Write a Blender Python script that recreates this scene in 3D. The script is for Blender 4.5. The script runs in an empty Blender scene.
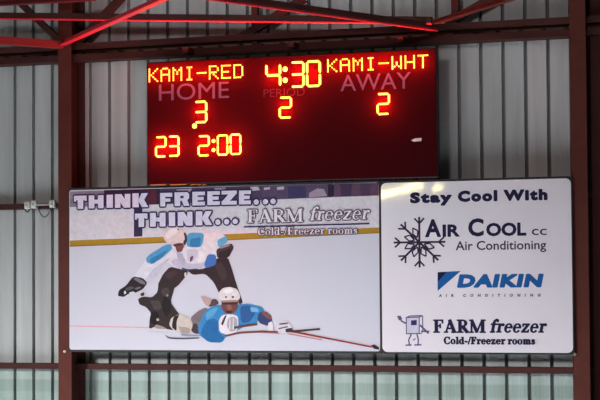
import bpy, math, random
from mathutils import Vector, Matrix
random.seed(4)
S = bpy.context.scene
COL = S.collection
PI = math.pi

# ------------------------------------------------------------------ camera
CAM = Vector((5.0664, -14.0031, 4.5097))
YAW, PITCH, ROLL, FPX = 0.3417, 0.0445, -0.0067, 1911.0
d_ = Vector((-math.sin(YAW) * math.cos(PITCH), math.cos(YAW) * math.cos(PITCH), math.sin(PITCH)))
r0 = Vector((math.cos(YAW), math.sin(YAW), 0)); u0 = r0.cross(d_)
r_ = math.cos(ROLL) * r0 + math.sin(ROLL) * u0
u_ = math.cos(ROLL) * u0 - math.sin(ROLL) * r0
cd = bpy.data.cameras.new('camera'); cam = bpy.data.objects.new('camera', cd); COL.objects.link(cam)
cd.sensor_width = 36.0; cd.lens = FPX / 600 * 36.0; cd.clip_end = 200
M3 = Matrix((r_, u_, -d_)).transposed()
cam.matrix_world = Matrix.Translation(CAM) @ M3.to_4x4()
S.camera = cam

# ------------------------------------------------------------------ world, lamps, exposure
S.view_settings.view_transform = 'Standard'; S.view_settings.look = 'None'
S.view_settings.gamma = 1.0; S.view_settings.use_curve_mapping = False
S.view_settings.exposure = 0.0
S.cycles.use_denoising = True
W = bpy.data.worlds.new('hall'); S.world = W; W.use_nodes = True
W.node_tree.nodes['Background'].inputs[0].default_value = (0.93, 0.93, 1.0, 1)
W.node_tree.nodes['Background'].inputs[1].default_value = 0.035


def area(name, loc, target, sx, sy, power, col, spread=180):
    l = bpy.data.lights.new(name, 'AREA'); l.shape = 'RECTANGLE'; l.size = sx; l.size_y = sy
    l.energy = power; l.color = col; l.spread = math.radians(spread)
    o = bpy.data.objects.new(name, l); COL.objects.link(o)
    o.location = loc
    o.rotation_euler = (Vector(target) - Vector(loc)).to_track_quat('-Z', 'Y').to_euler()
    return o


area('rink_and_fill_lamp', (-6.2, -13.0, 6.8), (0.1, 0, -.9), 2.0, 1.0, 285, (0.98, 0.98, 1.0), 47)
area('rink_and_fill_lamp', (1.5, -17.0, 8.6), (0.2, 0, 7.6), 1.6, 1.0, 13, (1.0, 0.93, 0.96), 28)  # dim lamp added to lift the dark top of the wall
area('rink_and_fill_lamp', (-3.0, -7.0, 8.2), (-3.0, -7.0, 0), 3.0, 3.0, 365, (0.86, 0.98, 1.0), 80)
area('rink_and_fill_lamp', (3.0, -7.0, 8.2), (3.0, -7.0, 0), 3.0, 3.0, 290, (0.98, 0.97, 1.0), 80)


def strip_lamp(a, c, dist, width, power):
    """a hanging strip lamp out in the hall, seen only as a streak mirrored in the glossy vinyl (plane y = -0.3)"""
    ends = []
    for px, py in (a, c):
        v = (d_ + r_ * ((px - 300) / FPX) + u_ * ((200 - py) / FPX)).normalized()
        q = CAM + v * ((-.30 - CAM.y) / v.y); ends.append(q + Vector((v.x, -v.y, v.z)) * dist)
    m = (ends[0] + ends[1]) / 2; ax = (ends[1] - ends[0]).normalized()
    o = area('strip_lamp', m, (0, 0, 4.5), (ends[1] - ends[0]).length, width, power, (1.0, 0.80, 0.30))
    zz = -(Vector((0.9, -.3, 5.2)) - m).normalized(); yy = zz.cross(ax).normalized(); zz = ax.cross(yy)
    o.rotation_euler = Matrix((ax, yy, zz)).transposed().to_euler()


strip_lamp((356, 201), (421, 184), 9.0, .055, 10)
strip_lamp((436.5, 190.5), (441, 185), 9.0, .04, .9)

# ------------------------------------------------------------------ helpers
def P(px, py, Y):
    """point where the sight line through a traced photo point meets the plane y = Y"""
    v = d_ + r_ * ((px - 300) / FPX) + u_ * ((200 - py) / FPX)
    t = (Y - CAM.y) / v.y
    q = CAM + v * t
    return q.x, q.z


def lin(c):
    c = c / 255.0
    return c / 12.92 if c <= 0.04045 else ((c + 0.055) / 1.055) ** 2.4


MATS = {}


def mat(name, rgb, rough=0.6, spec=0.3, noise=0.0, nscale=8.0, metal=0.0, bump=0.0, bscale=30.0, emit=None, estr=0.0, stretch=None, coat=None, rgb2=None):
    if name in MATS: return MATS[name]
    m = bpy.data.materials.new(name); m.use_nodes = True
    nt = m.node_tree; b = nt.nodes['Principled BSDF']
    c = tuple(lin(x) for x in rgb) + (1,)
    b.inputs['Base Color'].default_value = c
    b.inputs['Roughness'].default_value = rough
    b.inputs['Metallic'].default_value = metal
    b.inputs['Specular IOR Level'].default_value = spec
    if coat: b.inputs['Coat Weight'].default_value = 1.0; b.inputs['Coat Roughness'].default_value = coat
    tc = nt.nodes.new('ShaderNodeTexCoord'); src = tc.outputs['Object']
    if stretch:
        mp = nt.nodes.new('ShaderNodeMapping'); mp.inputs['Scale'].default_value = stretch
        nt.links.new(src, mp.inputs['Vector']); src = mp.outputs['Vector']
    if noise > 0:
        n = nt.nodes.new('ShaderNodeTexNoise'); n.inputs['Scale'].default_value = nscale; n.inputs['Detail'].default_value = 5
        nt.links.new(src, n.inputs['Vector'])
        mx = nt.nodes.new('ShaderNodeMix'); mx.data_type = 'RGBA'
        mx.inputs['A'].default_value = tuple(max(0, x * (1 - noise)) for x in c[:3]) + (1,)
        mx.inputs['B'].default_value = tuple(min(1, x * (1 + noise)) for x in c[:3]) + (1,)
        if rgb2: mx.inputs['A'].default_value = c; mx.inputs['B'].default_value = tuple(lin(x) for x in rgb2) + (1,)
        nt.links.new(n.outputs['Fac'], mx.inputs['Factor']); nt.links.new(mx.outputs['Result'], b.inputs['Base Color'])
    if bump > 0:
        n2 = nt.nodes.new('ShaderNodeTexNoise'); n2.inputs['Scale'].default_value = bscale; n2.inputs['Detail'].default_value = 2
        nt.links.new(src, n2.inputs['Vector'])
        bp = nt.nodes.new('ShaderNodeBump'); bp.inputs['Strength'].default_value = bump; bp.inputs['Distance'].default_value = 0.02
        nt.links.new(n2.outputs['Fac'], bp.inputs['Height']); nt.links.new(bp.outputs['Normal'], b.inputs['Normal'])
        if coat: nt.links.new(bp.outputs['Normal'], b.inputs['Coat Normal'])
    if emit:
        b.inputs['Emission Color'].default_value = emit + (1,); b.inputs['Emission Strength'].default_value = estr
    MATS[name] = m
    return m


def ink(r, g, b):
    return mat('ink %d %d %d' % (r, g, b), (r, g, b), rough=0.5, spec=0.08, noise=0.20, nscale=26)


class MB:
    def __init__(s): s.v = []; s.f = []; s.m = []; s.mats = []; s.k = 0

    def mi(s, m):
        if m not in s.mats: s.mats.append(m)
        return s.mats.index(m)

    def add(s, vs, fs, m):
        o = len(s.v); i = s.mi(m); s.v += [tuple(v) for v in vs]
        for f in fs: s.f.append([o + k for k in f]); s.m.append(i)

    def box(s, x0, x1, y0, y1, z0, z1, m):
        vs = [(x0, y0, z0), (x1, y0, z0), (x1, y1, z0), (x0, y1, z0), (x0, y0, z1), (x1, y0, z1), (x1, y1, z1), (x0, y1, z1)]
        s.add(vs, [(0, 3, 2, 1), (4, 5, 6, 7), (0, 1, 5, 4), (1, 2, 6, 5), (2, 3, 7, 6), (3, 0, 4, 7)], m)

    def flat(s, pts, y, m, step=2.5e-5):
        """a printed shape lying on the plane y; each later shape a hair nearer"""
        yy = y - s.k * step; s.k += 1
        s.add([(x, yy, z) for x, z in pts], [tuple(range(len(pts)))], m)

    def prism(s, pts, y0, y1, m):
        n = len(pts)
        vs = [(x, y0, z) for x, z in pts] + [(x, y1, z) for x, z in pts]
        fs = [tuple(range(n)), tuple(range(2 * n - 1, n - 1, -1))] + [(i + n, (i + 1) % n + n, (i + 1) % n, i) for i in range(n)]
        s.add(vs, fs, m)

    def bar(s, a, b, prof, m, up=(0, 0, 1)):
        """extrude a closed profile (list of side, up offsets) from a to b"""
        a = Vector(a); b = Vector(b); d = (b - a).normalized(); sd = d.cross(Vector(up)).normalized(); uu = sd.cross(d)
        n = len(prof)
        vs = [a + sd * p + uu * q for p, q in prof] + [b + sd * p + uu * q for p, q in prof]
        fs = [tuple(range(n)), tuple(range(2 * n - 1, n - 1, -1))] + [(i + n, (i + 1) % n + n, (i + 1) % n, i) for i in range(n)]
        s.add(vs, fs, m)

    def tube(s, path, r, m, n=10):
        path = [Vector(p) for p in path]; rings = []
        for i, p in enumerate(path):
            d = (path[min(i + 1, len(path) - 1)] - path[max(i - 1, 0)]).normalized()
            h = Vector((0, 0, 1)) if abs(d.z) < .9 else Vector((1, 0, 0))
            sd = d.cross(h).normalized(); uu = sd.cross(d)
            rings.append([p + sd * (r * math.cos(2 * PI * k / n)) + uu * (r * math.sin(2 * PI * k / n)) for k in range(n)])
        vs = [v for rg in rings for v in rg]; fs = []
        for i in range(len(rings) - 1):
            for k in range(n):
                fs.append((i * n + k, i * n + (k + 1) % n, (i + 1) * n + (k + 1) % n, (i + 1) * n + k))
        fs.append(tuple(range(n - 1, -1, -1))); fs.append(tuple(range(len(vs) - n, len(vs))))
        s.add(vs, fs, m)

    def dome(s, x, y, z, r, h, m, n=8):
        """a low lens standing out of the plane y towards -Y"""
        vs = []; fs = []
        for j, (rr, hh) in enumerate(((1, 0), (1, .45), (.75, .8))):
            vs += [(x + r * rr * math.cos(2 * PI * k / n), y - h * hh, z + r * rr * math.sin(2 * PI * k / n)) for k in range(n)]
        vs.append((x, y - h, z))
        for j in range(2):
            for k in range(n): fs.append((j * n + k, j * n + (k + 1) % n, (j + 1) * n + (k + 1) % n, (j + 1) * n + k))
        for k in range(n): fs.append((2 * n + k, 2 * n + (k + 1) % n, 3 * n))
        s.add(vs, fs, m)

    def build(s, name, parent=None, bevel=0.0, smooth=False):
        me = bpy.data.meshes.new(name); me.from_pydata(s.v, [], s.f)
        for m in s.mats: me.materials.append(m)
        me.polygons.foreach_set('material_index', s.m)
        if smooth: me.polygons.foreach_set('use_smooth', [True] * len(s.f))
        me.update()
        o = bpy.data.objects.new(name, me); COL.objects.link(o)
        if parent: o.parent = parent; o.matrix_parent_inverse = Matrix.Translation(-root_loc(parent))
        if bevel:
            b = o.modifiers.new('bevel', 'BEVEL'); b.width = bevel; b.segments = 2; b.limit_method = 'ANGLE'
        return o


def root_loc(o):
    """where a parent's origin stands in the world (meshes are built in world coordinates, so only Empties are offset)"""
    return Vector(o.location) if o.type == 'EMPTY' else Vector((0, 0, 0))


def tag(o, label, cat, group=None):
    o['label'] = label; o['category'] = cat
    if group: o['group'] = group
    return o


def empty(name, loc, label, cat, group=None):
    o = bpy.data.objects.new(name, None); COL.objects.link(o); o.location = loc; o.empty_display_size = .1
    return tag(o, label, cat, group)


def roundrect(x0, x1, z0, z1, r, n=6):
    out = []
    for cx, cz, a in ((x1 - r, z0 + r, -90), (x1 - r, z1 - r, 0), (x0 + r, z1 - r, 90), (x0 + r, z0 + r, 180)):
        for k in range(n + 1):
            t = math.radians(a + 90 * k / n); out.append((cx + r * math.cos(t), cz + r * math.sin(t)))
    return out


# ------------------------------------------------------------------ lettering
def R4(x0, y0, x1, y1): return [(x0, y0), (x1, y0), (x1, y1), (x0, y1)]


def stroke(pts, w0, w1=None):
    w1 = w0 if w1 is None else w1
    n = len(pts); L = []; Rr = []
    for i, (x, y) in enumerate(pts):
        a = pts[max(i - 1, 0)]; b = pts[min(i + 1, n - 1)]
        dx, dy = b[0] - a[0], b[1] - a[1]; l = math.hypot(dx, dy) or 1
        w = (w0 + (w1 - w0) * i / (n - 1)) / 2
        L.append((x - dy / l * w, y + dx / l * w)); Rr.append((x + dy / l * w, y - dx / l * w))
    return L + Rr[::-1]


def ring(cx, cy, rx, ry, a0, a1, thin, thick):
    n = max(6, int(abs(a1 - a0) / 14)); o = []; q = []
    for k in range(n + 1):
        t = math.radians(a0 + (a1 - a0) * k / n); w = thin + (thick - thin) * math.cos(t) ** 2
        o.append((cx + rx * math.cos(t), cy + ry * math.sin(t)))
        q.append((cx + (rx - w) * math.cos(t), cy + (ry - w) * math.sin(t)))
    return o + q[::-1]


def disc(cx, cy, r, n=14): return [(cx + r * math.cos(2 * PI * k / n), cy + r * math.sin(2 * PI * k / n)) for k in range(n)]


def serif_glyph(c):
    s = .055
    if c == 'F': return [R4(.1, 0, .28, 1), R4(0, 0, .4, s), R4(0, .945, .64, 1), R4(.57, .74, .64, 1), R4(.2, .49, .46, .56), R4(.42, .37, .48, .68)], .68
    if c == 'A': return [stroke([(.13, 0), (.41, 1)], .075), stroke([(.38, 1), (.70, 0)], .19), R4(.2, .29, .58, .36), R4(0, 0, .26, s), R4(.5, 0, .86, s)], .86
    if c == 'R': return [R4(.1, 0, .28, 1), R4(0, 0, .4, s), R4(0, .945, .4, 1), ring(.36, .735, .3, .265, -90, 90, .06, .17), R4(.2, .47, .38, .53), stroke([(.36, .5), (.68, 0)], .19), R4(.6, 0, .82, s)], .8
    if c == 'M': return [R4(.1, 0, .17, 1), stroke([(.14, 1), (.5, .02)], .17), stroke([(.48, .02), (.84, 1)], .07), R4(.78, 0, .96, 1), R4(0, 0, .27, s), R4(.68, 0, 1.06, s), R4(0, .945, .2, 1), R4(.8, .945, 1.06, 1)], 1.1
    if c == 'C': return [ring(.43, .5, .42, .53, 55, 305, .06, .19), R4(.68, .66, .73, 1.0), R4(.6, .82, .73, .9), stroke([(.66, .06), (.76, .24)], .06)], .82
    if c == 'f': return [R4(.12, -.02, .28, .78), stroke([(.2, .74), (.24, .9), (.34, .98), (.44, .97)], .15, .1), disc(.44, .9, .075), R4(.0, .59, .42, .66), R4(.03, 0, .38, s)], .42
    if c == 'r': return [R4(.1, 0, .26, .66), R4(.02, 0, .36, s), R4(.0, .6, .2, .66), stroke([(.2, .46), (.3, .6), (.42, .63)], .08, .12), disc(.42, .58, .08)], .5
    if c == 'e': return [ring(.28, .33, .27, .35, 0, 318, .06, .15), R4(.1, .34, .5, .4)], .57
    if c == 'z': return [R4(.03, .58, .5, .66), stroke([(.42, .62), (.1, .04)], .15), R4(.02, 0, .52, .08), R4(.02, .46, .08, .66), R4(.46, 0, .52, .2)], .56
    if c == 'o': return [ring(.29, .33, .28, .35, 0, 180, .05, .15), ring(.29, .33, .28, .35, 180, 360, .05, .15)], .6
    if c == 'l': return [R4(.1, 0, .26, 1), R4(.02, 0, .34, s), R4(.0, .94, .2, 1)], .36
    if c == 'd': return [ring(.27, .33, .26, .35, 20, 340, .05, .15), R4(.38, 0, .54, 1), R4(.3, .94, .5, 1), R4(.46, 0, .62, s)], .64
    if c == '-': return [R4(.04, .27, .34, .38)], .38
    if c == '/': return [stroke([(.02, -.04), (.3, 1.02)], .07)], .32
    if c == 'm':
        g = [R4(.02, .6, .2, .66)]
        for x in (.1, .42, .74): g += [R4(x, 0, x + .15, .58), R4(x - .07, 0, x + .23, s)]
        for x in (.2, .52): g.append(stroke([(x, .5), (x + .1, .62), (x + .22, .63), (x + .32, .5)], .09, .13))
        return g, .98
    if c == 's': return [stroke([(.4, .5), (.3, .62), (.16, .6), (.1, .48), (.2, .38), (.34, .3), (.4, .18), (.3, .05), (.16, .03), (.06, .16)], .1, .1), stroke([(.12, .5), (.2, .38), (.34, .28)], .14)], .46
    return [], .3


def block_glyph(c):
    return {
        'T': [R4(0, .66, 1, 1), R4(.29, 0, .73, 1), R4(0, .55, .17, .7), R4(.83, .6, 1, .7)],
        'H': [R4(0, 0, .38, 1), R4(.62, 0, 1, 1), R4(.3, .36, .7, .66)],
        'I': [R4(0, 0, 1, 1)],
        'N': [R4(0, 0, .36, 1), R4(.64, 0, 1, 1), [(0, 1), (.42, 1), (1, 0), (.58, 0)]],
        'K': [R4(0, 0, .4, 1), [(.36, .46), (.58, 1), (.98, 1), (.74, .52), (1, 0), (.6, 0), (.36, .5)]],
        'F': [R4(0, 0, .42, 1), R4(0, .7, 1, 1), R4(.3, .34, .84, .58)],
        'R': [R4(0, 0, .38, 1), R4(.3, .74, .84, 1), [(.6, .42), (.88, .44), (.98, .56), (.98, .86), (.84, 1), (.62, 1)], R4(.3, .38, .84, .56), [(.46, .46), (.84, .46), (1, 0), (.62, 0)]],
        'E': [R4(0, 0, .42, 1), R4(0, .74, 1, 1), R4(.3, .38, .9, .62), R4(0, 0, 1, .27)],
        'Z': [R4(0, .74, 1, 1), R4(0, 0, 1, .27), [(.5, .8), (1, .8), (.5, .2), (0, .2)]],
        '.': [disc(.5, .5, .5)],
    }[c]


FONTCACHE = {}


def sans_polys(text, offset=0.0, spacing=1.0):
    """outline letters of the built-in face as polygons, cap height 1"""
    key = (text, offset, spacing)
    if key in FONTCACHE: return FONTCACHE[key]

    def get(t):
        cu = bpy.data.curves.new('t', 'FONT'); cu.body = t; cu.offset = offset; cu.resolution_u = 3; cu.space_character = spacing
        ob = bpy.data.objects.new('t', cu); COL.objects.link(ob)
        me = bpy.data.meshes.new_from_object(ob)
        pol = [[(me.vertices[i].co.x, me.vertices[i].co.y) for i in p.vertices] for p in me.polygons]
        bpy.data.objects.remove(ob); bpy.data.curves.remove(cu); bpy.data.meshes.remove(me)
        return pol
    hy = [y for p in get('H') for x, y in p]; y0, h = min(hy), max(hy) - min(hy)
    pol = [[((x) / h, (y - y0) / h) for x, y in p] for p in get(text)]
    xs = [x for p in pol for x, y in p]; x0 = min(xs)
    pol = [[(x - x0, y) for x, y in p] for p in pol]
    FONTCACHE[key] = (pol, max(xs) - x0)
    return FONTCACHE[key]


def serif_polys(text, gap=.03):
    x = 0; out = []
    for c in text:
        if c == ' ': x += .3; continue
        g, adv = serif_glyph(c)
        out += [[(a + x, b) for a, b in p] for p in g]; x += adv + gap
    return out, x - gap


def place(polys, width, left, right, cap, Y, shear=0.0):
    """fit a line of letters between two traced baseline points on the plane y = Y"""
    x0, z0 = P(left[0], left[1], Y); x1, z1 = P(right[0], right[1], Y); z = (z0 + z1) / 2
    mx, my = (left[0] + right[0]) / 2, (left[1] + right[1]) / 2
    H = P(mx, my - cap, Y)[1] - P(mx, my, Y)[1]
    sx = (x1 - x0) / width
    return [[(x0 + a * sx + b * H * shear, z + b * H) for a, b in p] for p in polys]


def grown(polys, r, n=8):
    out = []
    for k in range(n):
        a = 2 * PI * k / n
        out += [[(x + r * math.cos(a), z + r * math.sin(a)) for x, z in p] for p in polys]
    return out


def trace(pts, Y): return [P(a, b, Y) for a, b in pts]


# ------------------------------------------------------------------ levels of the building
PITCH_R = 0.1715
YW, YGIRD, YCOL, YSH = 0.0, -0.16, -0.27, -0.30
STEEL = mat('oxide steel', (92, 46, 39), rough=.6, spec=.12, noise=.22, nscale=7)
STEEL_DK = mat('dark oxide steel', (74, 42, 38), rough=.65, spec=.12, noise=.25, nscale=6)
STEEL_RED = mat('red paint with led glow', (250, 48, 66), rough=.4, spec=.4, noise=.12, nscale=5)  # red paint with the scoreboard's red glow put into its colour
STEEL_MAROON = mat('maroon paint with led glow', (126, 44, 46), rough=.45, spec=.4, noise=.2, nscale=5)  # oxide paint reddened by the same glow, held in the colour
WEB = mat('weathered web steel', (128, 100, 92), rough=.7, spec=.1, noise=.3, nscale=5)
FRAME = mat('black frame', (34, 30, 32), rough=.5, spec=.3, noise=.15)
BOLT = mat('zinc bolt', (200, 196, 185), rough=.35, metal=.7, noise=.1)

# floor: the ice in front of the wall
ICE = mat('ice', (232, 238, 242), rough=.35, spec=.4, noise=.04, nscale=1.2)
b = MB(); b.box(-14, 16, -24, 1.0, -.12, 0, ICE); o = b.build('floor'); o['kind'] = 'structure'

# wall: white sheeting with narrow grooves over a backing darkened for their shade
def wall_material():
    m = bpy.data.materials.new('white sheeting'); m.use_nodes = True; nt = m.node_tree; bs = nt.nodes['Principled BSDF']
    bs.inputs['Roughness'].default_value = .55; bs.inputs['Specular IOR Level'].default_value = .3
    g = nt.nodes.new('ShaderNodeNewGeometry'); sp = nt.nodes.new('ShaderNodeSeparateXYZ'); nt.links.new(g.outputs['Position'], sp.inputs[0])
    mp = nt.nodes.new('ShaderNodeMapping'); mp.inputs['Scale'].default_value = (5, .3, .35); nt.links.new(g.outputs['Position'], mp.inputs[0])
    n = nt.nodes.new('ShaderNodeTexNoise'); n.inputs['Scale'].default_value = 1.6; n.inputs['Detail'].default_value = 6; nt.links.new(mp.outputs[0], n.inputs[0])
    r = nt.nodes.new('ShaderNodeValToRGB'); nt.links.new(n.outputs['Fac'], r.inputs[0])
    r.color_ramp.elements[0].position = .3; r.color_ramp.elements[0].color = (.42, .41, .40, 1)
    r.color_ramp.elements[1].position = .7; r.color_ramp.elements[1].color = (.60, .60, .60, 1)
    # greenish glass-fibre sheets below the lower rail, with a dull band across them
    r2 = nt.nodes.new('ShaderNodeValToRGB'); mr = nt.nodes.new('ShaderNodeMapRange')
    mr.inputs['From Min'].default_value = 3.3; mr.inputs['From Max'].default_value = 4.1
    nt.links.new(sp.outputs['Z'], mr.inputs['Value']); nt.links.new(mr.outputs[0], r2.inputs[0])
    el = r2.color_ramp.elements
    el[0].position = 0; el[0].color = (.52, .70, .61, 1)
    el[1].position = 1; el[1].color = (1, 1, 1, 1)
    for ps, c in ((.44, (.62, .79, .71, 1)), (.46, (.54, .68, .62, 1)), (.56, (.54, .68, .62, 1)), (.58, (.70, .86, .80, 1)), (.70, (.72, .85, .81, 1)), (.72, (.9, .96, .93, 1))):
        e = el.new(ps); e.color = c
    mx = nt.nodes.new('ShaderNodeMix'); mx.data_type = 'RGBA'; mx.blend_type = 'MULTIPLY'; mx.inputs['Factor'].default_value = 1
    nt.links.new(r.outputs[0], mx.inputs['A']); nt.links.new(r2.outputs[0], mx.inputs['B']); nt.links.new(mx.outputs['Result'], bs.inputs['Base Color'])
    wv = nt.nodes.new('ShaderNodeTexWave'); wv.wave_type = 'BANDS'; wv.bands_direction = 'X'; wv.inputs['Scale'].default_value = 11; wv.inputs['Distortion'].default_value = 0
    nt.links.new(g.outputs['Position'], wv.inputs[0])
    bp = nt.nodes.new('ShaderNodeBump'); bp.inputs['Strength'].default_value = .10; bp.inputs['Distance'].default_value = .01
    nt.links.new(wv.outputs['Fac'], bp.inputs['Height']); nt.links.new(bp.outputs['Normal'], bs.inputs['Normal'])
    return m


WM = wall_material(); GROOVE_SHADE = mat('groove shade backing', (122, 122, 120), rough=.7, spec=.2, noise=.2)  # darker backing puts the grooves' shade into the colour
b = MB(); gw = .0138; z0, z1 = 0.0, 8.0; i0, i1 = -30, 34
for i in range(i0, i1):
    xa, xb = i * PITCH_R + gw, (i + 1) * PITCH_R - gw
    # pan with its two lips turned back into the groove
    b.add([(xa, .05, z0), (xa, 0, z0), (xb, 0, z0), (xb, .05, z0), (xa, .05, z1), (xa, 0, z1), (xb, 0, z1), (xb, .05, z1)],
          [(0, 1, 5, 4), (1, 2, 6, 5), (2, 3, 7, 6)], WM)
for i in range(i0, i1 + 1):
    x = i * PITCH_R; b.box(x - gw - .004, x + gw + .004, .035, .05, z0, z1, GROOVE_SHADE)
b.box(i0 * PITCH_R, i1 * PITCH_R, .05, .09, z0, z1, GROOVE_SHADE)
o = b.build('wall_back'); o['kind'] = 'structure'

# ------------------------------------------------------------------ columns
def column(px_l, px_r, label):
    x0 = P(px_l, 250, YCOL)[0]; x1 = P(px_r, 250, YCOL)[0]; xc = (x0 + x1) / 2
    r = empty('steel_column', (xc, -.14, 0), label, 'column', 'steel wall columns')
    t = .012
    b = MB(); b.box(x0, x1, YCOL, YCOL + t, 0, 8, STEEL); b.build('front_flange', r)
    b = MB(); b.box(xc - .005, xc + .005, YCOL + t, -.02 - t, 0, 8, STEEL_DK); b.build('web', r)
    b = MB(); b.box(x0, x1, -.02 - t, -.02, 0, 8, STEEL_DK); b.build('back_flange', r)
    return r, x0, x1


COL_L, cl0, cl1 = column(58.3, 71.3, 'brown steel column at the left end of the hockey banner')
COL_R, cr0, cr1 = column(572.2, 588.4, 'brown steel column at the right end of the white sponsor sign')


def bolt(px, py, parent):
    x, z = P(px, py, YCOL); b = MB()
    b.prism([(x + .011 * math.cos(k * PI / 3), z + .011 * math.sin(k * PI / 3)) for k in range(6)], YCOL - .016, YCOL, BOLT)
    b.dome(x, YCOL - .016, z, .006, .012, BOLT)
    return b.build('bolt', parent)


bolt(65.2, 351.5, COL_L); bolt(575.2, 354.2, COL_R)

# ------------------------------------------------------------------ rails and girder on the wall
XL, XR = -4.6, 4.6


def zat(px, py, Y): return P(px, py, Y)[1]


def rail(y0, y1, zc, h, m, name, label, cat, group='wall rails'):
    t = .012; b = MB()
    z0, z1 = zc - h / 2, zc + h / 2
    # channel: web against the front, lips turned back to the wall
    prof = [(y0, z0), (y1, z0), (y1, z0 + t), (y0 + t, z0 + t), (y0 + t, z1 - t), (y1, z1 - t), (y1, z1), (y0, z1)]
    n = len(prof)
    b.add([(XL, y, z) for y, z in prof] + [(XR, y, z) for y, z in prof],
          [tuple(range(n)), tuple(range(2 * n - 1, n - 1, -1))] + [(i, (i + 1) % n, (i + 1) % n + n, i + n) for i in range(n)], m)
    return tag(b.build(name), label, cat, group)


YR = -.10
zr = (zat(30, 365.6, YR) + zat(480, 370.4, YR)) / 2
rail(YR, 0.0, zr, .046, STEEL_DK, 'wall_rail', 'brown steel wall rail running just below the banner and sign', 'rail')
zr2 = zat(20, 206.4, YR)
rail(YR, 0.0, zr2, .045, STEEL_DK, 'wall_rail', 'brown steel wall rail halfway up carrying small white boxes', 'rail')

# girder: two chords with a recessed web
GY = -.19
g = empty('wall_girder', (0, GY, 0), 'long dark brown steel girder crossing the wall above the scoreboard', 'girder')
zb = zat(568, 31.5, GY); zb2 = zat(20, 61, GY); zt = zat(520, 20.5, GY); zt2 = zat(20, 51.5, GY)
zlo = (zb + zb2) / 2; zhi = (zt + zt2) / 2
b = MB(); b.box(XL, XR, GY, -.03, zlo - .028, zlo + .026, STEEL_DK); b.build('lower_chord', g)
b = MB(); b.box(XL, XR, GY - .01, -.03, zhi - .024, zhi + .024, STEEL_DK); b.build('upper_chord', g)
b = MB(); b.box(XL, XR, -.10, -.09, zlo + .02, zhi - .02, WEB); b.build('web_plate', g)
b = MB()
for i in range(-24, 26):
    x = i * PITCH_R; b.box(x - .012, x + .012, GY + .01, -.1, zlo + .026, zlo + .04, STEEL_DK)
b.build('cleat_row', g)['kind'] = 'stuff'

# ------------------------------------------------------------------ roof bracing
ANG = [(-.03, -.03), (.03, -.03), (.03, -.022), (-.022, -.022), (-.022, .03), (-.03, .03)]


def angle_prof(w, t=.008): return [(-w, -w), (w, -w), (w, -w + t), (-w + t, -w + t), (-w + t, w), (-w, w)]


def brace(a, c, w, m, label, prof=None, name='roof_brace', cat='brace', group='roof and wall braces', up=(0, 0, 1)):
    b = MB(); b.bar(a, c, prof or angle_prof(w), m, up)
    return tag(b.build(name), label, cat, group)


def p3(px, py, Y): x, z = P(px, py, Y); return Vector((x, Y, z))


def at_height(px, py, Z):
    v = d_ + r_ * ((px - 300) / FPX) + u_ * ((200 - py) / FPX)
    return CAM + v * ((Z - CAM.z) / v.z)


# node plates at the column top and mid wall
ZN = p3(62, 42.5, -.30).z
nL = p3(62, 42.5, -.30)
dA = at_height(155.0, .5, ZN); dirA = (dA - nL)
brace(nL, nL + dirA * 1.5, .026, STEEL_RED, 'bright red diagonal roof brace rising right from the left column top')
nR = p3(437, 26.5, -.30); ZR = nR.z
dB = at_height(250, .5, ZR); brace(nR, nR + (dB - nR) * 1.3, .020, STEEL_DK, 'long dark roof brace sloping down right above the scoreboard over a red glow edge')
b = MB(); q = Vector((0, 0, -.03)); b.tube([nR + q, nR + (dB - nR) * 1.3 + q], .009, STEEL_RED)  # red tube added for the red-lit lower edge of the brace
tag(b.build('red_glow_edge'), 'thin red glow edge sloping down to the right under the dark diagonal brace', 'glow edge')
dC = at_height(500, 1, ZR + .03); nR2 = nR + Vector((-.05, 0, .03)); brace(nR2, nR2 + (dC - nR2) * 1.4, .022, STEEL, 'brown roof brace rising right above the right end of the scoreboard')
dD = at_height(0, 40.5, ZN - .02); nL2 = nL + Vector((0, 0, -.02)); brace(nL2, nL2 + (dD - nL2) * 1.6, .03, STEEL_MAROON, 'dull red roof beam running left from the left column top')
# tie running across; the added red tube stands for its red-lit lower edge
A0 = p3(-20, 15.0, -.42); A1 = p3(432, 19.6, -.42)
brace(A0, A1, .024, STEEL_DK, 'long dark steel tie crossing above the scoreboard over a thin red glow edge', prof=R4(-.02, -.02, .02, .02))
b = MB(); q = Vector((0, 0, -.03)); b.tube([A0 + q + Vector((0, -.012, 0)), A1 + q + Vector((0, -.012, 0))], .0085, STEEL_RED)
tag(b.build('red_glow_edge'), 'thin bright red glow edge running along under the long dark tie', 'glow edge')
E0 = p3(-15, 3.5, -.5); E1 = p3(95, -2.5, -.5)
brace(E0, E1, .025, STEEL_MAROON, 'dull red steel bar along the very top left corner')
# wall-plane braces
brace(p3(60, 41, -.14), p3(14, -3, -.14), .024, STEEL_DK, 'dark brown brace rising left from the left column top', up=(0, 1, 0))
brace(p3(76, 46, -.14), p3(122, -3, -.14), .03, STEEL_DK, 'dark brown brace rising right behind the bright red one', up=(0, 1, 0))
brace(p3(238, 40, -.14), p3(305, -2, -.14), .03, STEEL_DK, 'dark brown brace rising right above the scoreboard clock', up=(0, 1, 0))
brace(p3(446, 24, -.14), p3(496, -4, -.14), .028, STEEL_DK, 'dark brown brace rising right above the right end of the scoreboard', up=(0, 1, 0))
brace(p3(255.5, 45, -.13), p3(255, -8, -.13), .03, STEEL_DK, 'dark upright post above the scoreboard clock', up=(0, 1, 0), name='wall_and_added_upright', cat='post', group=None, prof=R4(-.025, -.02, .025, .02))
brace(p3(455.5, 24, -.13), p3(455.2, -8, -.13), .03, STEEL_DK, 'dark upright post above the right end of the scoreboard', up=(0, 1, 0), name='wall_and_added_upright', cat='post', group=None, prof=R4(-.028, -.02, .028, .02))

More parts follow.
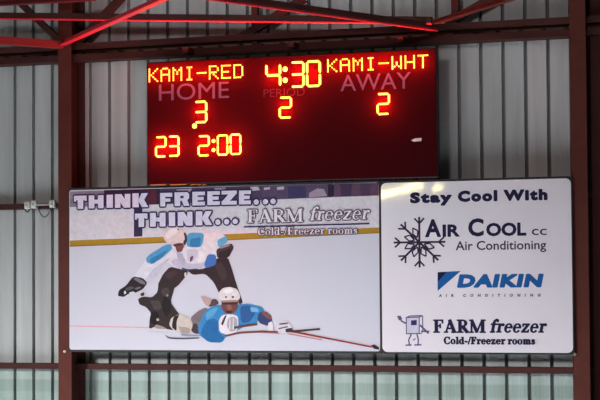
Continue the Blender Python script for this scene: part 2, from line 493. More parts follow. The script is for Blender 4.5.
xq0 = P(592.6, 250, -.12)[0]  # added upright, its dark brown standing in for the dim wall
b = MB(); b.box(xq0, xq0 + .12, -.12, -.10, 0, 8, STEEL_DK); b.box(xq0, xq0 + .012, -.10, 0, 0, 8, STEEL_DK); b.box(xq0 + .108, xq0 + .12, -.10, 0, 0, 8, STEEL_DK)
tag(b.build('wall_and_added_upright'), 'dark brown upright added over the dim wall at the far right edge', 'post')

# ------------------------------------------------------------------ electrical bits on the left rail
WHITEBOX = mat('white plastic', (225, 222, 215), rough=.45, noise=.08)
GREY = mat('grey conduit', (170, 166, 160), rough=.5, noise=.1)
YB = YR - .05


def jbox(px0, px1, py0, py1, label):
    x0, z1 = P(px0, py0, YB); x1, z0 = P(px1, py1, YB)
    r = empty('junction_box', ((x0 + x1) / 2, YR, z0), label, 'box', 'white boxes on the left wall rail')
    b = MB(); b.box(x0, x1, YB, YR, z0, z1, WHITEBOX); b.build('housing', r, bevel=.008)
    b = MB(); b.box(x0 + .012, x1 - .012, YB - .008, YB, z0 + .012, z1 - .012, WHITEBOX); b.build('cover', r, bevel=.004)
    b = MB(); b.dome((x0 + x1) / 2, YB - .008, (z0 + z1) / 2, .008, .008, GREY); b.build('screw', r)


jbox(24.0, 29.0, 201.5, 209.0, 'small white box on the left wall rail, leftmost of the three')
jbox(30.6, 35.6, 200.3, 208.3, 'small white box on the left wall rail, middle of the three')
jbox(49.0, 54.4, 200.2, 207.5, 'small white box on the left wall rail next to the column')
b = MB(); b.tube([p3(35.2, 204.8, YB + .02), p3(49.4, 204.3, YB + .02)], .009, GREY)
tag(b.build('conduit'), 'grey conduit between the white boxes on the left rail', 'conduit')
CABLE = mat('dark cable', (70, 66, 64), rough=.6, noise=.1)
pts = [p3(38 + 13 * k / 14, 207.5 + 9.5 * math.sin(PI * k / 14) ** .8, YB + .03) for k in range(15)]
b = MB(); b.tube(pts, .0042, CABLE, 6); tag(b.build('cable'), 'thin dark cable hanging in a loop under the conduit', 'cable')
pts = [p3(24.5 + 5.5 * k / 8, 208.5 + 3.5 * math.sin(PI * k / 8), YB + .03) for k in range(9)]
b = MB(); b.tube(pts, .006, CABLE, 6); tag(b.build('cable'), 'short black cable drooping under the leftmost white box', 'cable')

# ------------------------------------------------------------------ scoreboard
SY, SB = -.38, -.312
CASE = mat('scoreboard case', (44, 20, 22), rough=.55, spec=.3, noise=.15)
FACE = mat('scoreboard face', (58, 11, 16), rough=.85, spec=.02, noise=.10, nscale=3)
WINDOW = mat('display window', (64, 10, 15), rough=.85, spec=.02, noise=.06)
LED = mat('lit led', (255, 190, 40), emit=(1.0, 0.72, 0.09), estr=4.2)
MAUVE = mat('mauve lettering', (98, 84, 112), rough=.6, noise=.08)
MAUVE_DIM = mat('worn mauve lettering', (78, 30, 46), rough=.6, noise=.15)
GOLD = mat('gold lettering', (200, 130, 60), rough=.5, noise=.1)
sx0 = P(146.8, 120, SY)[0]; sx1 = P(437.2, 120, SY)[0]
sz1 = (P(147, 62.0, SY)[1] + P(437, 48.0, SY)[1]) / 2
sz0 = (P(69.4, 190.4, YSH)[1] + P(379.4, 182.2, YSH)[1]) / 2 + .022   # just clear of the banner's top edge
sb = empty('scoreboard', ((sx0 + sx1) / 2, (SY + SB) / 2, sz0), 'dark red electronic scoreboard with glowing yellow figures above the banners', 'scoreboard')
b = MB(); b.box(sx0, sx1, SY + .006, SB, sz0, sz1, CASE); b.build('case', sb, bevel=.006)
b = MB(); b.box(sx0 + .008, sx1 - .008, SY, SY + .006, sz0 + .008, sz1 - .008, FACE); b.build('face_panel', sb)
for x in (sx0 + .3, (sx0 + sx1) / 2, sx1 - .3):
    b = MB(); b.box(x - .025, x + .025, SB, GY - .01, zlo - .02, zlo + .02, STEEL_DK); b.build('hanger', sb)

DOT = {'K': '10001 10010 10100 11000 10100 10010 10001', 'A': '01110 10001 10001 11111 10001 10001 10001',
       'M': '10001 11011 10101 10101 10001 10001 10001', 'I': '01110 00100 00100 00100 00100 00100 01110',
       '-': '00000 00000 00000 11111 00000 00000 00000', 'R': '11110 10001 10001 11110 10100 10010 10001',
       'E': '11111 10000 10000 11110 10000 10000 11111', 'D': '11110 10001 10001 10001 10001 10001 11110',
       'W': '10001 10001 10001 10101 10101 11011 10001', 'H': '10001 10001 10001 11111 10001 10001 10001',
       'T': '11111 00100 00100 00100 00100 00100 00100'}
WY = SY - .001


def window(name, px0, px1, py0, py1):
    x0, z1 = P(px0, py0, SY); x1, z0 = P(px1, py1, SY)
    # true rectangle spanning the traced corners
    b = MB(); b.box(x0, x1, WY, SY, z0, z1, WINDOW); return b.build(name, sb)


GLOW = bpy.data.lights.new('led_halo_fill', 'POINT'); GLOW.energy = 4.2; GLOW.color = (1.0, .03, .01); GLOW.shadow_soft_size = 0  # unseen red lamps added before the face to make the halo


GLOW_SMALL = GLOW.copy(); GLOW_SMALL.energy = 1.9


def glow(x, z, lamp=GLOW):
    """an added, unseen point lamp for the halo around one lit figure"""
    o = bpy.data.objects.new('led_halo_fill', lamp); COL.objects.link(o); o.location = (x, WY - .062, z)


def dotline(text, win, left, right, cap):
    """one row of 5 x 7 dot letters between two traced baseline points"""
    x0, z0 = P(left[0], left[1], WY); x1, z1 = P(right[0], right[1], WY); z = (z0 + z1) / 2
    mx, my = (left[0] + right[0]) / 2, (left[1] + right[1]) / 2
    H = P(mx, my - cap, WY)[1] - P(mx, my, WY)[1]
    n = len(text); unit = (x1 - x0) / (n * 5 + (n - 1) * 1.05)
    for i, c in enumerate(text):
        b = MB()
        for r, row in enumerate(DOT[c].split()):
            for k, v in enumerate(row):
                if v == '1': b.dome(x0 + unit * (i * 6.05 + k + .5), WY, z + H * (6.5 - r) / 7, unit * .32, .006, LED)
        b.build('led_letter', win); glow(x0 + unit * (i * 6.05 + 2.5), z + H / 2, GLOW_SMALL)


SEG = {'0': 'abcdef', '2': 'abged', '3': 'abgcd', '4': 'fgbc', '5': 'afgcd'}


def digit(c, win, px0, px1, py0, py1, t=None):
    x0, z1 = P(px0, py0, WY); x1, z0 = P(px1, py1, WY); w, h = x1 - x0, z1 - z0; t = t or .128 * w; e = t * .32; b = MB()

    def hseg(z, xa, xb): return [(xa + e, z), (xa + t / 2 + e, z - t / 2), (xb - t / 2 - e, z - t / 2), (xb - e, z), (xb - t / 2 - e, z + t / 2), (xa + t / 2 + e, z + t / 2)]

    def vseg(x, za, zb_): return [(x, za + e), (x + t / 2, za + t / 2 + e), (x + t / 2, zb_ - t / 2 - e), (x, zb_ - e), (x - t / 2, zb_ - t / 2 - e), (x - t / 2, za + t / 2 + e)]
    xa, xb, za, zm, zb_ = x0 + t / 2, x1 - t / 2, z0 + t / 2, (z0 + z1) / 2, z1 - t / 2
    seg = {'a': hseg(zb_, xa, xb), 'g': hseg(zm, xa, xb), 'd': hseg(za, xa, xb), 'f': vseg(xa, zm, zb_), 'b': vseg(xb, zm, zb_), 'e': vseg(xa, za, zm), 'c': vseg(xb, za, zm)}
    for s in SEG[c]: b.prism(seg[s], WY - .005, WY, LED)
    b.build('led_digit', win); glow((x0 + x1) / 2, (z0 + z1) / 2)


def colon(win, pts, r):
    b = MB()
    for px, py in pts:
        x, z = P(px, py, WY); b.dome(x, WY, z, r, .006, LED, 12)
    b.build('led_colon', win)


w = window('home_name_display', 147.9, 244.6, 63.8, 80.6); dotline('KAMI-RED', w, (148.5, 82.0), (243.5, 78.6), 14.2)
w = window('away_name_display', 326.0, 429.6, 55.2, 71.0); dotline('KAMI-WHT', w, (327, 73.0), (428.5, 67.6), 13.6)
w = window('clock_display', 263.5, 323.5, 60.2, 89.0)
digit('4', w, 265.6, 281.2, 63.6, 87.2); colon(w, [(285.2, 69.2), (285.2, 80.2)], .019)
digit('3', w, 290.4, 304.6, 61.8, 87.2); digit('0', w, 306.2, 321.0, 60.8, 86.6)
w = window('period_display', 276.5, 294.5, 94.6, 120.4); digit('2', w, 279, 292, 97, 118.2)
w = window('home_score_display', 190.5, 210.0, 99.0, 129.5); digit('3', w, 194.4, 207.2, 101.2, 122.8)
b = MB(); x, z = P(194.6, 126, WY); b.dome(x, WY, z, .018, .006, LED, 12); b.build('led_dot', w)
w = window('away_score_display', 374.0, 392.5, 91.0, 116.5); digit('2', w, 376.8, 390, 93.4, 114.6)
w = window('penalty_player_display', 152.5, 181.8, 133.6, 158.8); digit('2', w, 155.4, 166.6, 136.6, 157.0); digit('3', w, 168.2, 179.4, 136.0, 156.4)
w = window('penalty_time_display', 195.0, 243.6, 132.6, 157.0); digit('2', w, 198, 209.8, 135.6, 156)
colon(w, [(213.6, 141), (213.6, 150)], .014); digit('0', w, 217.2, 228.2, 134.8, 155.2); digit('0', w, 230, 241.2, 134.0, 154.6)


def printed_word(name, text, left, right, cap, m, parent, Y, offset=0.0, shear=0.0, spacing=1.0, fat=0.0):
    pol, wd = sans_polys(text, offset, spacing); b = MB()
    pol = place(pol, wd, left, right, cap, Y, shear)
    for p in (grown(pol, fat) if fat else pol): b.flat(p, Y, m, 2e-6 if fat else 0)
    return b.build(name, parent)


printed_word('home_lettering', 'HOME', (159, 101.0), (229, 97.6), 16.2, MAUVE, sb, SY - .002)
printed_word('away_lettering', 'AWAY', (340.5, 91.6), (411, 88.0), 16.2, MAUVE, sb, SY - .002)
printed_word('period_lettering', 'PERIOD', (263.5, 97.2), (305, 95.6), 8.0, MAUVE_DIM, sb, SY - .002)
b = MB(); b.prism(trace([(411, 140.4), (415, 138.4), (421.6, 138.0), (421.2, 141.0), (414, 141.6)], SY - .002), SY - .003, SY, mat('silver badge', (225, 220, 220), rough=.3, noise=.05)); b.build('badge', sb)
b = MB()
for a, c in ((150.5, 166), (170, 186.5), (190.5, 196), (198, 201), (203, 206)): b.flat([P(a, 185.4, SY), P(c, 184.7, SY), P(c, 183.9, SY), P(a, 184.6, SY)], SY - .001, GOLD)
b.build('gold_lettering', sb)

# ------------------------------------------------------------------ the two big signs
VW = mat('white vinyl', (234, 226, 234), rough=.4, spec=.2, noise=.05, nscale=2.2, coat=.05, bump=.05, bscale=2.6)


def sheet(parent, name, px0, px1, m, r):
    pass


def panel(px_l, px_m, top_l, top_r, bot_l, bot_r):
    x0 = P(px_l, 270, YSH)[0]; x1 = P(px_m, 270, YSH)[0]
    z1 = (P(px_l, top_l, YSH)[1] + P(px_m, top_r, YSH)[1]) / 2
    z0 = (P(px_l, bot_l, YSH)[1] + P(px_m, bot_r, YSH)[1]) / 2
    return x0, x1, z0, z1


# hockey banner -----------------------------------------------------
bx0, bx1, bz0, bz1 = panel(69.4, 379.4, 190.4, 182.2, 349.6, 351.4)
ban = empty('hockey_banner', ((bx0 + bx1) / 2, YSH, bz0), 'wide printed banner with two ice hockey players and THINK FREEZE lettering', 'banner')
fr = .018
b = MB(); b.prism(roundrect(bx0 - fr * .4, bx1 + fr * .55, bz0 - fr, bz1 + fr, .012), YSH + .002, YCOL - .0005, FRAME); b.build('backing_frame', ban)
ICEP = mat('printed ice', (204, 209, 226), rgb2=(216, 204, 212), rough=.4, spec=.2, coat=.05, noise=.07, nscale=1.6, bump=.08, bscale=3)
b = MB(); b.prism(roundrect(bx0, bx1, bz0, bz1, .02), YSH, YSH + .004, ICEP); b.build('printed_sheet', ban)
Y0 = YSH - .0006


def shapes(name, items, parent, y=None, soft=True):
    y = Y0 if y is None else y; b = MB()
    for rgb, pts in items:
        q = trace(pts, y)
        if soft:
            q = rounded(q)
        b.flat(q, y, ink(*rgb))
    return b.build(name, parent)


def rounded(q, t=.17):
    out = []
    for i, (x, z) in enumerate(q):
        u, v = q[(i + 1) % len(q)]
        out += [(x + (u - x) * t, z + (v - z) * t), (u - (u - x) * t, v - (v - z) * t)]
    return out


xi = 69.9
shapes('printed_rink_boards', [
    ((222, 214, 222), [(xi, 207), (379, 196), (379, 228), (xi, 241)]),
    ((140, 126, 138), [(xi, 191.5), (104, 190.5), (104, 206), (xi, 207)]),
    ((150, 138, 150), [(xi, 191.5), (88, 191), (80, 198), (xi, 199)]),
    ((58, 40, 62), [(104, 190.2), (160, 188.6), (160, 204.4), (104, 206)]),
    ((96, 40, 58), [(140, 189.4), (156, 188.9), (157, 204), (141, 204.8)]),
    ((84, 66, 96), [(160, 188.6), (262, 185.6), (262, 200), (160, 204.4)]),
    ((186, 170, 190), [(176, 189.5), (192, 188.6), (190, 192), (180, 193)]),
    ((170, 150, 172), [(214, 188), (226, 187.4), (224, 191), (216, 191)]),
    ((200, 186, 200), [(250, 187), (258, 186.6), (260, 190), (252, 191)]),
    ((92, 74, 104), [(262, 185.6), (333, 183.6), (333, 197), (262, 200)]),
    ((196, 180, 196), [(264, 187.6), (270, 187), (270, 189.4), (264, 190)]),
    ((196, 180, 196), [(277, 187), (284, 186.4), (284, 189.4), (277, 190)]),
    ((66, 60, 98), [(288, 186.5), (306, 186), (306, 197.5), (288, 198.6)]),
    ((172, 150, 170), [(309, 193), (317, 188.4), (324, 189), (327, 196), (309, 197.4)]),
    ((46, 38, 62), [(328, 184.4), (334, 184.2), (334, 196.6), (328, 197)]),
    ((100, 72, 96), [(334, 183.6), (378.6, 182.8), (378.6, 195.6), (334, 197)]),
    ((74, 56, 86), [(340, 184), (352, 183.4), (351, 196.2), (341, 196.6)]),
    ((84, 62, 92), [(360, 184), (371, 183.6), (370, 195.8), (361, 196)]),
    ((58, 50, 82), [(133.9, 204.6), (142.4, 204.4), (142.4, 238.4), (133.9, 239.2)]),
    ((176, 136, 42), [(xi, 240.6), (240, 233.6), (379, 227.4), (379, 233.0), (240, 239.6), (xi, 246.6)]),
    ((150, 108, 34), [(xi, 245.6), (240, 238.8), (379, 232.4), (379, 233.2), (240, 239.8), (xi, 246.8)]),
    ((226, 218, 226), [(xi, 239.4), (240, 232.4), (379, 226.2), (379, 227.4), (240, 233.6), (xi, 240.6)]),
    ((226, 160, 170), [(xi, 325.6), (150, 327.0), (150, 327.9), (xi, 326.5)]),
], ban, None, False)

Y0 = YSH - .0016
pl = shapes('printed_standing_player', [
    ((226, 220, 230), [(172, 244), (184, 249), (188, 238), (206, 233.5), (218, 232.4), (226, 236), (222, 250), (217, 262), (206, 268.4), (192, 270.5), (180, 269), (172, 264), (165, 262), (160, 266)]),
    ((198, 190, 208), [(170, 262), (176, 258), (184, 262), (194, 264), (206, 262), (206, 268.4), (192, 270.6), (180, 269)]),
    ((206, 200, 216), [(186, 249), (199, 249), (196, 260), (188, 262)]),
    ((186, 178, 200), [(176, 251), (182, 253), (186, 262), (183, 266), (178, 260)]),
    ((236, 230, 238), [(199, 250), (206, 253), (205, 261), (198, 263)]),
    ((120, 70, 100), [(190, 257), (193.6, 255.6), (192.6, 260), (190, 263)]),
    ((70, 70, 110), [(182, 267.4), (188, 269.4), (198, 268.4), (198, 270.4), (188, 271.4), (182, 269.8)]),
], ban)
shapes('blue_jersey_panel', [
    ((88, 160, 204), [(186.6, 236), (190, 232.6), (204, 233), (203, 243), (200, 247.4), (186.6, 247)]),
    ((58, 128, 180), [(190, 239), (201, 237), (200, 247), (190, 247)]),
    ((104, 172, 210), [(217, 240), (227, 235.4), (227.6, 242), (218.4, 248)]),
    ((74, 116, 186), [(208, 254), (216, 254.6), (216.4, 264.6), (206, 268.4), (204, 264)]),
    ((234, 222, 226), [(204, 233), (218, 232), (211, 251), (206, 254), (203, 250)]),
], pl, YSH - .0026)
shapes('left_sleeve', [
    ((224, 220, 230), [(146, 259), (152, 264), (163, 258), (173, 249), (176, 254), (164, 264), (154, 278), (147, 284), (134, 276), (140, 268)]),
    ((200, 196, 212), [(152, 270), (164, 261), (171, 257), (164, 266), (154, 279), (147, 284), (144, 281)]),
    ((84, 156, 202), [(145.7, 258.2), (151, 253.4), (165, 245), (171, 244.2), (172.4, 249), (163, 257), (152.4, 264.4), (147, 262.6)]),
    ((56, 126, 178), [(149, 259.6), (160, 254), (168, 249), (163, 256.6), (152.4, 264)]),
], pl, YSH - .0028)
shapes('left_glove', [
    ((48, 40, 46), [(117.6, 296), (119, 290), (126, 285.6), (133, 276.4), (143, 278), (147.4, 283), (143, 289), (134.4, 293.4), (128, 294), (124, 297)]),
    ((120, 112, 124), [(133, 279), (136, 277), (144, 281), (146, 284.6), (141, 284)]),
    ((86, 78, 88), [(124, 289), (131, 286), (135, 288), (128, 291)]),
    ((212, 204, 212), [(123.6, 291.6), (125.4, 290.4), (126.4, 293), (124.4, 294.6)]),
    ((206, 198, 206), [(136, 293.4), (143.4, 290), (147, 294), (144, 298), (138.6, 297)]),
    ((70, 56, 58), [(140, 293.4), (144, 292), (144.6, 295.4), (141.4, 296.4)]),
    ((214, 208, 214), [(129, 292.6), (133, 291.4), (135.6, 292.6), (133, 294.4), (129.6, 294.4)]),
    ((112, 100, 108), [(134, 288.6), (139, 286.4), (141.4, 287.4), (137, 290)]),
    ((30, 24, 30), [(120, 293), (123.6, 288.6), (126, 288.4), (122.4, 294.4)]),
], pl, YSH - .0034)
shapes('right_glove', [
    ((78, 56, 58), [(216, 250), (222, 246), (231.6, 243.2), (234, 247.6), (228.6, 258), (217.4, 258.6)]),
    ((54, 40, 44), [(219, 252), (227, 250), (232, 247.4), (228.4, 258), (218, 258)]),
    ((150, 140, 148), [(219.6, 246.4), (229.6, 243.4), (229.6, 246), (220, 249)]),
], pl, YSH - .0030)
shapes('trousers', [
    ((62, 46, 50), [(158.6, 283), (163, 274), (170, 266.6), (180, 269), (188, 271), (187, 275), (177, 287), (168, 290), (161, 288)]),
    ((58, 42, 46), [(187, 270.6), (206, 268.6), (216.4, 258), (228, 257.6), (231, 266), (238, 289), (243.4, 304), (236, 302), (221, 297), (213.6, 282), (205, 273.6), (193, 275)]),
    ((74, 56, 60), [(164, 275), (172, 270), (178, 272), (170, 280)]),
    ((72, 54, 57), [(214, 264), (222, 262), (228, 276), (222, 282)]),
    ((230, 214, 190), [(184.4, 272.6), (186.6, 272.4), (186, 276.8), (184.4, 276.6)]),
], pl, YSH - .0020)
shapes('helmet', [
    ((224, 206, 206), [(163.4, 238.4), (163.8, 232.4), (167.6, 228.4), (174.4, 226.2), (181, 227.4), (185.6, 232), (187, 240), (184.4, 245), (178, 243), (172, 244.4), (167, 243.4)]),
    ((240, 228, 226), [(165.4, 234), (169, 230), (175, 228), (179, 230), (174, 236), (167, 239)]),
    ((70, 60, 74), [(183.4, 232), (186.4, 233.6), (187.4, 241), (184.4, 246), (183, 242), (185, 239)]),
    ((128, 74, 72), [(174.6, 244.6), (181, 242.6), (184.4, 245.4), (182, 251.6), (177, 252.4)]),
    ((88, 60, 70), [(172.4, 244.8), (178, 243), (184, 243.4), (183, 245), (175, 247)]),
    ((170, 60, 66), [(177.4, 228.6), (179.2, 229), (178.6, 230.4), (177.2, 230)]),
], pl, YSH - .0036)
shapes('left_leg', [
    ((56, 46, 46), [(158.6, 281), (168, 280), (176, 281.4), (174, 290), (170.4, 302), (176.6, 311), (180, 315), (178.4, 331), (166, 329), (158, 325), (149, 329.4), (149.6, 319), (151, 313), (146, 307), (139.6, 304.6), (137.8, 299), (143, 296.4), (152, 297.4), (157.6, 292)]),
    ((76, 66, 66), [(160, 290), (168, 287), (170, 292), (164, 297)]),
    ((80, 68, 68), [(150, 300), (160, 301), (162, 309), (154, 310)]),
    ((40, 34, 36), [(163, 296), (170, 299), (171, 311), (166, 318), (162, 308)]),
    ((166, 144, 134), [(154, 327.4), (156, 324.4), (163, 326.4), (167, 329), (158, 329)]),
    ((150, 140, 140), [(166, 294.6), (168, 294), (168.6, 296), (166.6, 296.8)]),
    ((206, 200, 204), [(148, 331), (160, 331.4), (170, 333), (170, 333.8), (158, 332.6), (148, 332)]),
    ((34, 28, 30), [(152, 311), (158, 312), (160, 322), (154, 325), (150, 321)]),
    ((176, 160, 150), [(156, 319), (158.4, 318), (159.6, 320.4), (157, 321.4)]),
], pl, YSH - .0040)

fp = shapes('printed_fallen_player', [
    ((60, 134, 190), [(204, 313), (209, 308), (219, 304.6), (240, 304.6), (248, 303.4), (262, 306.8), (264.4, 312), (258, 319.6), (256, 324.4), (246, 325), (240, 329), (226, 336), (222, 342.6), (209, 342.4), (199, 335), (197.6, 327)]),
    ((40, 104, 162), [(205, 322), (214, 318), (219, 322), (218, 332), (225, 338), (221, 342.6), (209, 342.2), (200, 334.6)]),
    ((92, 160, 206), [(205.6, 313.6), (211, 309), (219, 307), (214, 315), (206, 321)]),
    ((50, 92, 150), [(240, 306), (250, 305), (256, 312), (250, 322), (241, 323)]),
    ((120, 176, 214), [(250, 307), (258, 308), (259, 312), (251, 312)]),
], ban, YSH - .0050)
shapes('trousers', [
    ((124, 110, 116), [(190, 318), (198, 311), (205.4, 307.4), (209, 310), (203, 318), (198, 331), (194, 333)]),
    ((92, 70, 72), [(208, 307), (212, 299), (216, 299), (219, 303.4), (214, 306)]),
    ((190, 160, 158), [(200, 296), (205, 296), (212, 298.6), (210, 305), (206, 306)]),
    ((76, 58, 62), [(189, 328), (196, 322), (201, 334), (194, 333.6)]),
], fp, YSH - .0048)
shapes('sock', [
    ((206, 192, 182), [(169, 325), (171, 318), (178, 314.4), (184, 315), (190, 317.4), (193, 325), (190, 333.4), (180, 333.6), (173, 330)]),
    ((168, 152, 146), [(178, 326), (190, 328), (190, 333.4), (181, 333.6)]),
    ((50, 40, 46), [(171.6, 327), (173.6, 316.4), (179.4, 314.6), (176.6, 321), (176.6, 331.4)]),
], fp, YSH - .0052)
shapes('skate', [
    ((84, 84, 98), [(164.4, 334.6), (169, 337.2), (182, 337.8), (199.4, 337.2), (199.4, 338.6), (182, 339.4), (168.4, 338.8)]),
    ((150, 150, 162), [(180, 333.6), (200, 335), (200, 336.4), (182, 336)]),
], fp, YSH - .0052)
shapes('face', [
    ((116, 70, 68), [(221.4, 300.6), (238.4, 300.6), (237.4, 309.6), (232.4, 314), (225, 313.2), (221.4, 308)]),
    ((150, 96, 88), [(226, 305), (231, 304), (232, 309), (228, 310)]),
    ((74, 46, 50), [(222, 302.4), (237.6, 302.4), (237, 304.4), (222.4, 304.6)]),
    ((60, 40, 46), [(225.6, 311), (232.6, 311), (231, 313.4), (226.6, 313)]),
], fp, YSH - .0056)
shapes('helmet', [
    ((226, 214, 214), [(218, 297.4), (219, 292), (223, 288), (230, 286.8), (237, 289), (240, 295), (240.2, 299), (237, 300.6), (222.6, 300.6)]),
    ((244, 238, 236), [(222, 292), (226, 289), (232, 288.4), (234, 291), (228, 294)]),
    ((90, 70, 78), [(225, 296.4), (227, 296), (227, 298), (225, 298)]),
    ((90, 70, 78), [(231.6, 296), (234, 296), (234, 298), (231.6, 298)]),
    ((170, 140, 124), [(220.6, 300.4), (238.6, 299.8), (238.6, 301.8), (221, 302.4)]),
    ((70, 58, 70), [(238.6, 299), (240.6, 298.4), (241, 305), (239, 304)]),
], fp, YSH - .0060)
shapes('white_glove', [
    ((228, 218, 226), [(218.4, 321), (222, 315), (231, 314), (238, 316), (238.4, 325), (236.6, 331.4), (228, 335.4), (219.4, 332)]),
    ((172, 164, 172), [(228, 318), (234, 316.4), (237.6, 320), (236.6, 330), (230, 332), (226.6, 326)]),
    ((66, 54, 66), [(221, 323.6), (224.6, 316), (227, 315), (225, 320), (222.6, 326)]),
    ((220, 210, 218), [(229.4, 318.4), (230.6, 318), (230.4, 330), (229, 330)]),
    ((220, 210, 218), [(232.8, 318), (234, 318), (233.8, 329.6), (232.4, 330)]),
], fp, YSH - .0064)
shapes('sleeve_cuff', [
    ((58, 68, 112), [(258, 314), (262, 311), (268, 313), (272.4, 319.6), (268.4, 326.2), (260, 323.6), (257.4, 319.6)]),
    ((126, 82, 84), [(260.6, 312), (266, 311.4), (271.4, 316), (271, 320), (266, 318)]),
    ((226, 220, 226), [(268, 323), (272, 321), (273.4, 326), (273, 332.4), (268, 332)]),
], fp, YSH - .0064)
shapes('striped_glove', [
    ((216, 208, 216), [(277, 324), (281, 321.2), (288, 321.6), (292.4, 327), (292, 332), (287, 334), (278, 333.4)]),
    ((92, 84, 96), [(279, 323.4), (288, 322.4), (288.6, 323.8), (279, 325)]),
    ((92, 84, 96), [(278.4, 328), (288, 326), (288.4, 327.2), (278.4, 329.4)]),
    ((64, 50, 56), [(285, 329), (292, 327.6), (293, 332), (286, 332.6)]),
], fp, YSH - .0068)
shapes('printed_hockey_stick', [
    ((196, 120, 124), [(258, 331.6), (287, 333), (322, 339.4), (322, 340.4), (287, 334.2), (258, 332.8)]),
    ((122, 66, 64), [(225, 335), (240, 331.6), (262, 330.4), (278, 331), (278, 332.8), (262, 332.4), (240, 333.6), (225, 337)]),
    ((96, 66, 62), [(234, 326.6), (246, 324.2), (257, 323), (257.4, 325.2), (246, 326.8), (234, 328.8)]),
    ((150, 52, 50), [(292, 330.4), (320, 336), (372, 346.2), (372, 347.8), (320, 337.8), (292, 332.4)]),
    ((70, 60, 52), [(290, 330.6), (319.6, 328.0), (320.4, 330), (291, 332.6)]),
    ((52, 42, 46), [(371, 345.4), (374.4, 344.4), (378.8, 347.2), (379, 349.8), (374, 348.8)]),
], ban, YSH - .0066, False)

YT = YSH - .0072
LILAC = ink(226, 216, 236); PURPLE = ink(56, 44, 88); PURPLE2 = ink(78, 62, 96)


def block_line(name, boxes, rad=.0115):
    b = MB(); fill = []
    for c, px0, px1, py0, py1 in boxes:
        x0, z1 = P(px0, py0, YT); x1, z0 = P(px1, py1, YT)
        fill += [[(x0 + a * (x1 - x0), z0 + q * (z1 - z0)) for a, q in p] for p in block_glyph(c)]
    for p in grown(fill, rad): b.flat(p, YT, PURPLE, 2e-6)
    for p in fill: b.flat(p, YT - .0012, LILAC, 2e-6)
    return b.build(name, ban)


block_line('headline_lettering', [('T', 74, 86.8, 195.8, 208.8), ('H', 88.8, 103.6, 195.4, 208.2), ('I', 106.6, 113, 194.8, 207.8), ('N', 115, 130.4, 194.2, 207.6), ('K', 132.4, 148.4, 193.4, 207.0)])
block_line('headline_lettering', [('F', 160.2, 172.4, 193, 206.2), ('R', 174.6, 189.6, 192.4, 205.8), ('E', 192.4, 205, 191.9, 205.3), ('E', 207.4, 220, 191.4, 204.9), ('Z', 221.6, 236.8, 190.9, 204.5), ('E', 239, 251, 190.6, 204.2),
    ('.', 253.6, 259, 199.4, 204.8), ('.', 262.8, 268.2, 199.0, 204.4), ('.', 270.4, 275.8, 198.6, 204.0)])
block_line('subline_lettering', [('T', 135, 147.6, 213.6, 226.8), ('H', 150, 165.6, 213.0, 226.4), ('I', 168.8, 175.2, 212.4, 226), ('N', 177.8, 192.6, 212, 225.6), ('K', 195.8, 212.4, 211.4, 225.0),
    ('.', 215.2, 220.6, 219.4, 224.8), ('.', 224, 229.4, 219.0, 224.4), ('.', 232.6, 238, 218.6, 224)])


def serif_line(name, text, left, right, cap, parent, Y, fill, edge=None, rad=.006, shear=0.0, gap=.03):
    pol, wd = serif_polys(text, gap); pl_ = place(pol, wd, left, right, cap, Y, shear); b = MB()
    if edge:
        for p in grown(pl_, rad): b.flat(p, Y, edge, 2e-6)
    for p in (pl_ if edge else pl_ + grown(pl_, .0035)): b.flat(p, Y - .0012, fill, 2e-6)
    return b.build(name, parent)


CREAM = ink(238, 226, 230); EDGE = ink(96, 80, 104)
serif_line('freezer_firm_lettering', 'FARM', (247.2, 223.2), (304, 221.2), 13.0, ban, YT, CREAM, EDGE, .0085, 0, .02)
serif_line('freezer_firm_lettering', 'freezer', (309, 220.9), (368.4, 218.6), 13.4, ban, YT, CREAM, EDGE, .0085, .22, .05)
shapes('underline', [((52, 44, 92), [(243.6, 226.2), (369.4, 222.9), (369.4, 224.3), (243.6, 227.6)])], ban, YT, False)
serif_line('rooms_lettering', 'Cold-/Freezer rooms', (258, 235.8), (357.4, 233.0), 7.4, ban, YT, CREAM, EDGE, .0075, 0, .06)

# sponsor sign ------------------------------------------------------
px0, px1, pz0, pz1 = panel(381.7, 572.0, 183.2, 178.0, 352.0, 353.0)
sg = empty('sponsor_sign', ((px0 + px1) / 2, YSH, pz0), 'white sponsor sign with snowflake logo and air conditioning names', 'sign')
b = MB(); b.prism(roundrect(px0 - fr * .55, px1 + fr * .5, pz0 - fr * .7, pz1 + fr * .9, .03), YSH + .002, YCOL - .0005, FRAME); b.build('backing_frame', sg)
b = MB(); b.prism(roundrect(px0, px1, pz0, pz1, .04), YSH, YSH + .004, VW); b.build('printed_sheet', sg)
YV = YSH - .0008
NAVY = ink(36, 34, 66); DARK = ink(46, 42, 70); BLUE = ink(28, 92, 158); LGREY = ink(92, 90, 112)


def sans_line(name, text, left, right, cap, m, offset=0.0, shear=0.0, spacing=1.0, fat=0.0):
    return printed_word(name, text, left, right, cap, m, sg, YV, offset, shear, spacing, fat)


sans_line('stay_cool_lettering', 'Stay', (410.6, 203.0), (451.4, 201.6), 9.6, NAVY, .03, 0, 1.22, .0048)
sans_line('stay_cool_lettering', 'Cool', (458.4, 201.6), (496.8, 200.4), 10.0, NAVY, .03, 0, 1.22, .0048)
sans_line('stay_cool_lettering', 'With', (504.2, 200.4), (547.0, 199.4), 10.0, NAVY, .03, 0, 1.22, .0048)
for t, l, r, c in (('A', (425.4, 236.8), (440.8, 236.6), 17), ('IR', (443, 236.6), (459.4, 236.2), 11.6), ('C', (468.6, 236.0), (483.4, 235.8), 17), ('OOL', (486.6, 235.9), (526, 235.2), 12.4)):
    sans_line('air_cool_lettering', t, l, r, c, NAVY, .02, 0, 1.0, .003)
sans_line('air_cool_lettering', 'cc', (531.8, 235.2), (546.8, 234.8), 9.2, DARK, .004)
sans_line('air_conditioning_lettering', 'Air Conditioning', (455.6, 250.8), (546.2, 248.6), 9.0, DARK, .012)
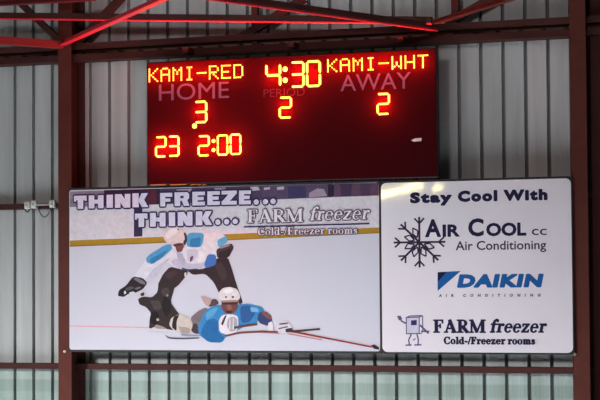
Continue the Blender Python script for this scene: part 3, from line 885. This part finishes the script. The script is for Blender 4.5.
sans_line('cooling_brand_lettering', 'DAIKIN', (457.6, 287.4), (540.6, 286.4), 12.2, BLUE, .04, .22, 1.14, .005)
sans_line('small_spaced_lettering', 'AIR CONDITIONING', (438.6, 297.0), (540.4, 296.6), 2.9, LGREY, .06, .15, 3.2)
b = MB(); b.flat(trace([(437.6, 272.2), (460.8, 271), (437.6, 291)], YV), YV, BLUE); b.flat(trace([(437.6, 272.2), (446.6, 271.7), (437.6, 282)], YV), YV, ink(18, 26, 60)); b.build('triangle_logo', sg)
serif_line('freezer_firm_lettering', 'FARM', (433.6, 332.6), (486.2, 332.4), 12.6, sg, YV, NAVY, None, 0, 0, .02)
serif_line('freezer_firm_lettering', 'freezer', (489.6, 332.4), (545.4, 332.2), 12.8, sg, YV, NAVY, None, 0, .2, .05)
serif_line('rooms_lettering', 'Cold-/Freezer rooms', (444, 344.2), (535, 343.8), 6.8, sg, YV, NAVY, None, 0, 0, .06)
# snowflake
b = MB(); FL = ink(52, 42, 66); cx, cz = P(419.4, 242.2, YV); k_ = P(445.4, 242, YV)[0] - cx
for deg in (0, 90, 135, 180, 225, 270, 315):
    a = math.radians(deg); L = k_ * (1.0 if deg % 90 == 0 else 1.02); wd = .016

    def pt(u, v): return (cx + u * math.cos(a) - v * math.sin(a), cz + (u * math.sin(a) + v * math.cos(a)) * .94)
    b.flat([pt(x, y) for x, y in stroke([(0, 0), (L, 0)], wd)], YV, FL)
    for s in (1, -1): b.flat([pt(x, y) for x, y in stroke([(L * .74, 0), (L * .95, s * L * .19)], wd * .85)], YV, FL)
for k in range(2, 8):
    g0 = 45 * k

    def pol(r, dg): return (cx + k_ * r * math.cos(math.radians(g0 + dg)), cz + .94 * k_ * r * math.sin(math.radians(g0 + dg)))
    for pa, pb in (((.20, 22.5), (.46, 7)), ((.46, 7), (.62, 24)), ((.62, 24), (.40, 38)), ((.40, 38), (.20, 22.5))):
        b.flat(stroke([pol(*pa), pol(*pb)], .0105), YV, FL)
b.build('snowflake_logo', sg)
# little freezer emblem
LIN = ink(92, 86, 124)
b = MB()


def line(pts, w=1.0, m=LIN): b.flat(stroke(trace(pts, YV), w / 130.0), YV, m)


b.flat(trace([(406.4, 318), (419, 317.4), (419, 333.4), (406.4, 333.8)], YV), YV, ink(206, 200, 222))
line([(405.8, 317.6), (419.6, 317)]); line([(406.2, 317.6), (406.4, 334)]); line([(419.2, 317), (419.2, 333.6)]); line([(405.8, 333.8), (421.6, 333.4)])
line([(419.2, 317), (422.6, 315.8)]); line([(422.6, 315.8), (422.8, 330.6)]); line([(406.2, 317.6), (410, 316)]); line([(410, 316), (422.6, 315.6)]); line([(421.6, 333.4), (422.8, 330.6)])
b.flat(trace([(411, 320.4), (416.8, 320), (416.8, 325), (411, 325.4)], YV), YV, ink(58, 46, 96))
line([(406.4, 323.6), (402, 321.4), (398.6, 317.4)], 1.6); b.flat(trace([(397, 316), (400.4, 315.6), (402.4, 319), (399, 320.4)], YV), YV, LIN)
line([(420, 325), (424.6, 329.6), (428.6, 333.4)], 1.8); line([(421, 331), (426, 331.6), (429.4, 331.2)], 1.4)
line([(411.4, 334), (408.6, 340), (409.4, 344.4)], 1.4); line([(417, 334), (418.4, 340), (418, 344.4)], 1.4); line([(405.6, 345.2), (411.6, 345)], 1.4); line([(414.4, 345), (421.4, 344.8)], 1.4); line([(413, 340.4), (415.6, 338.6)], 1.0)
b.build('freezer_emblem', sg)
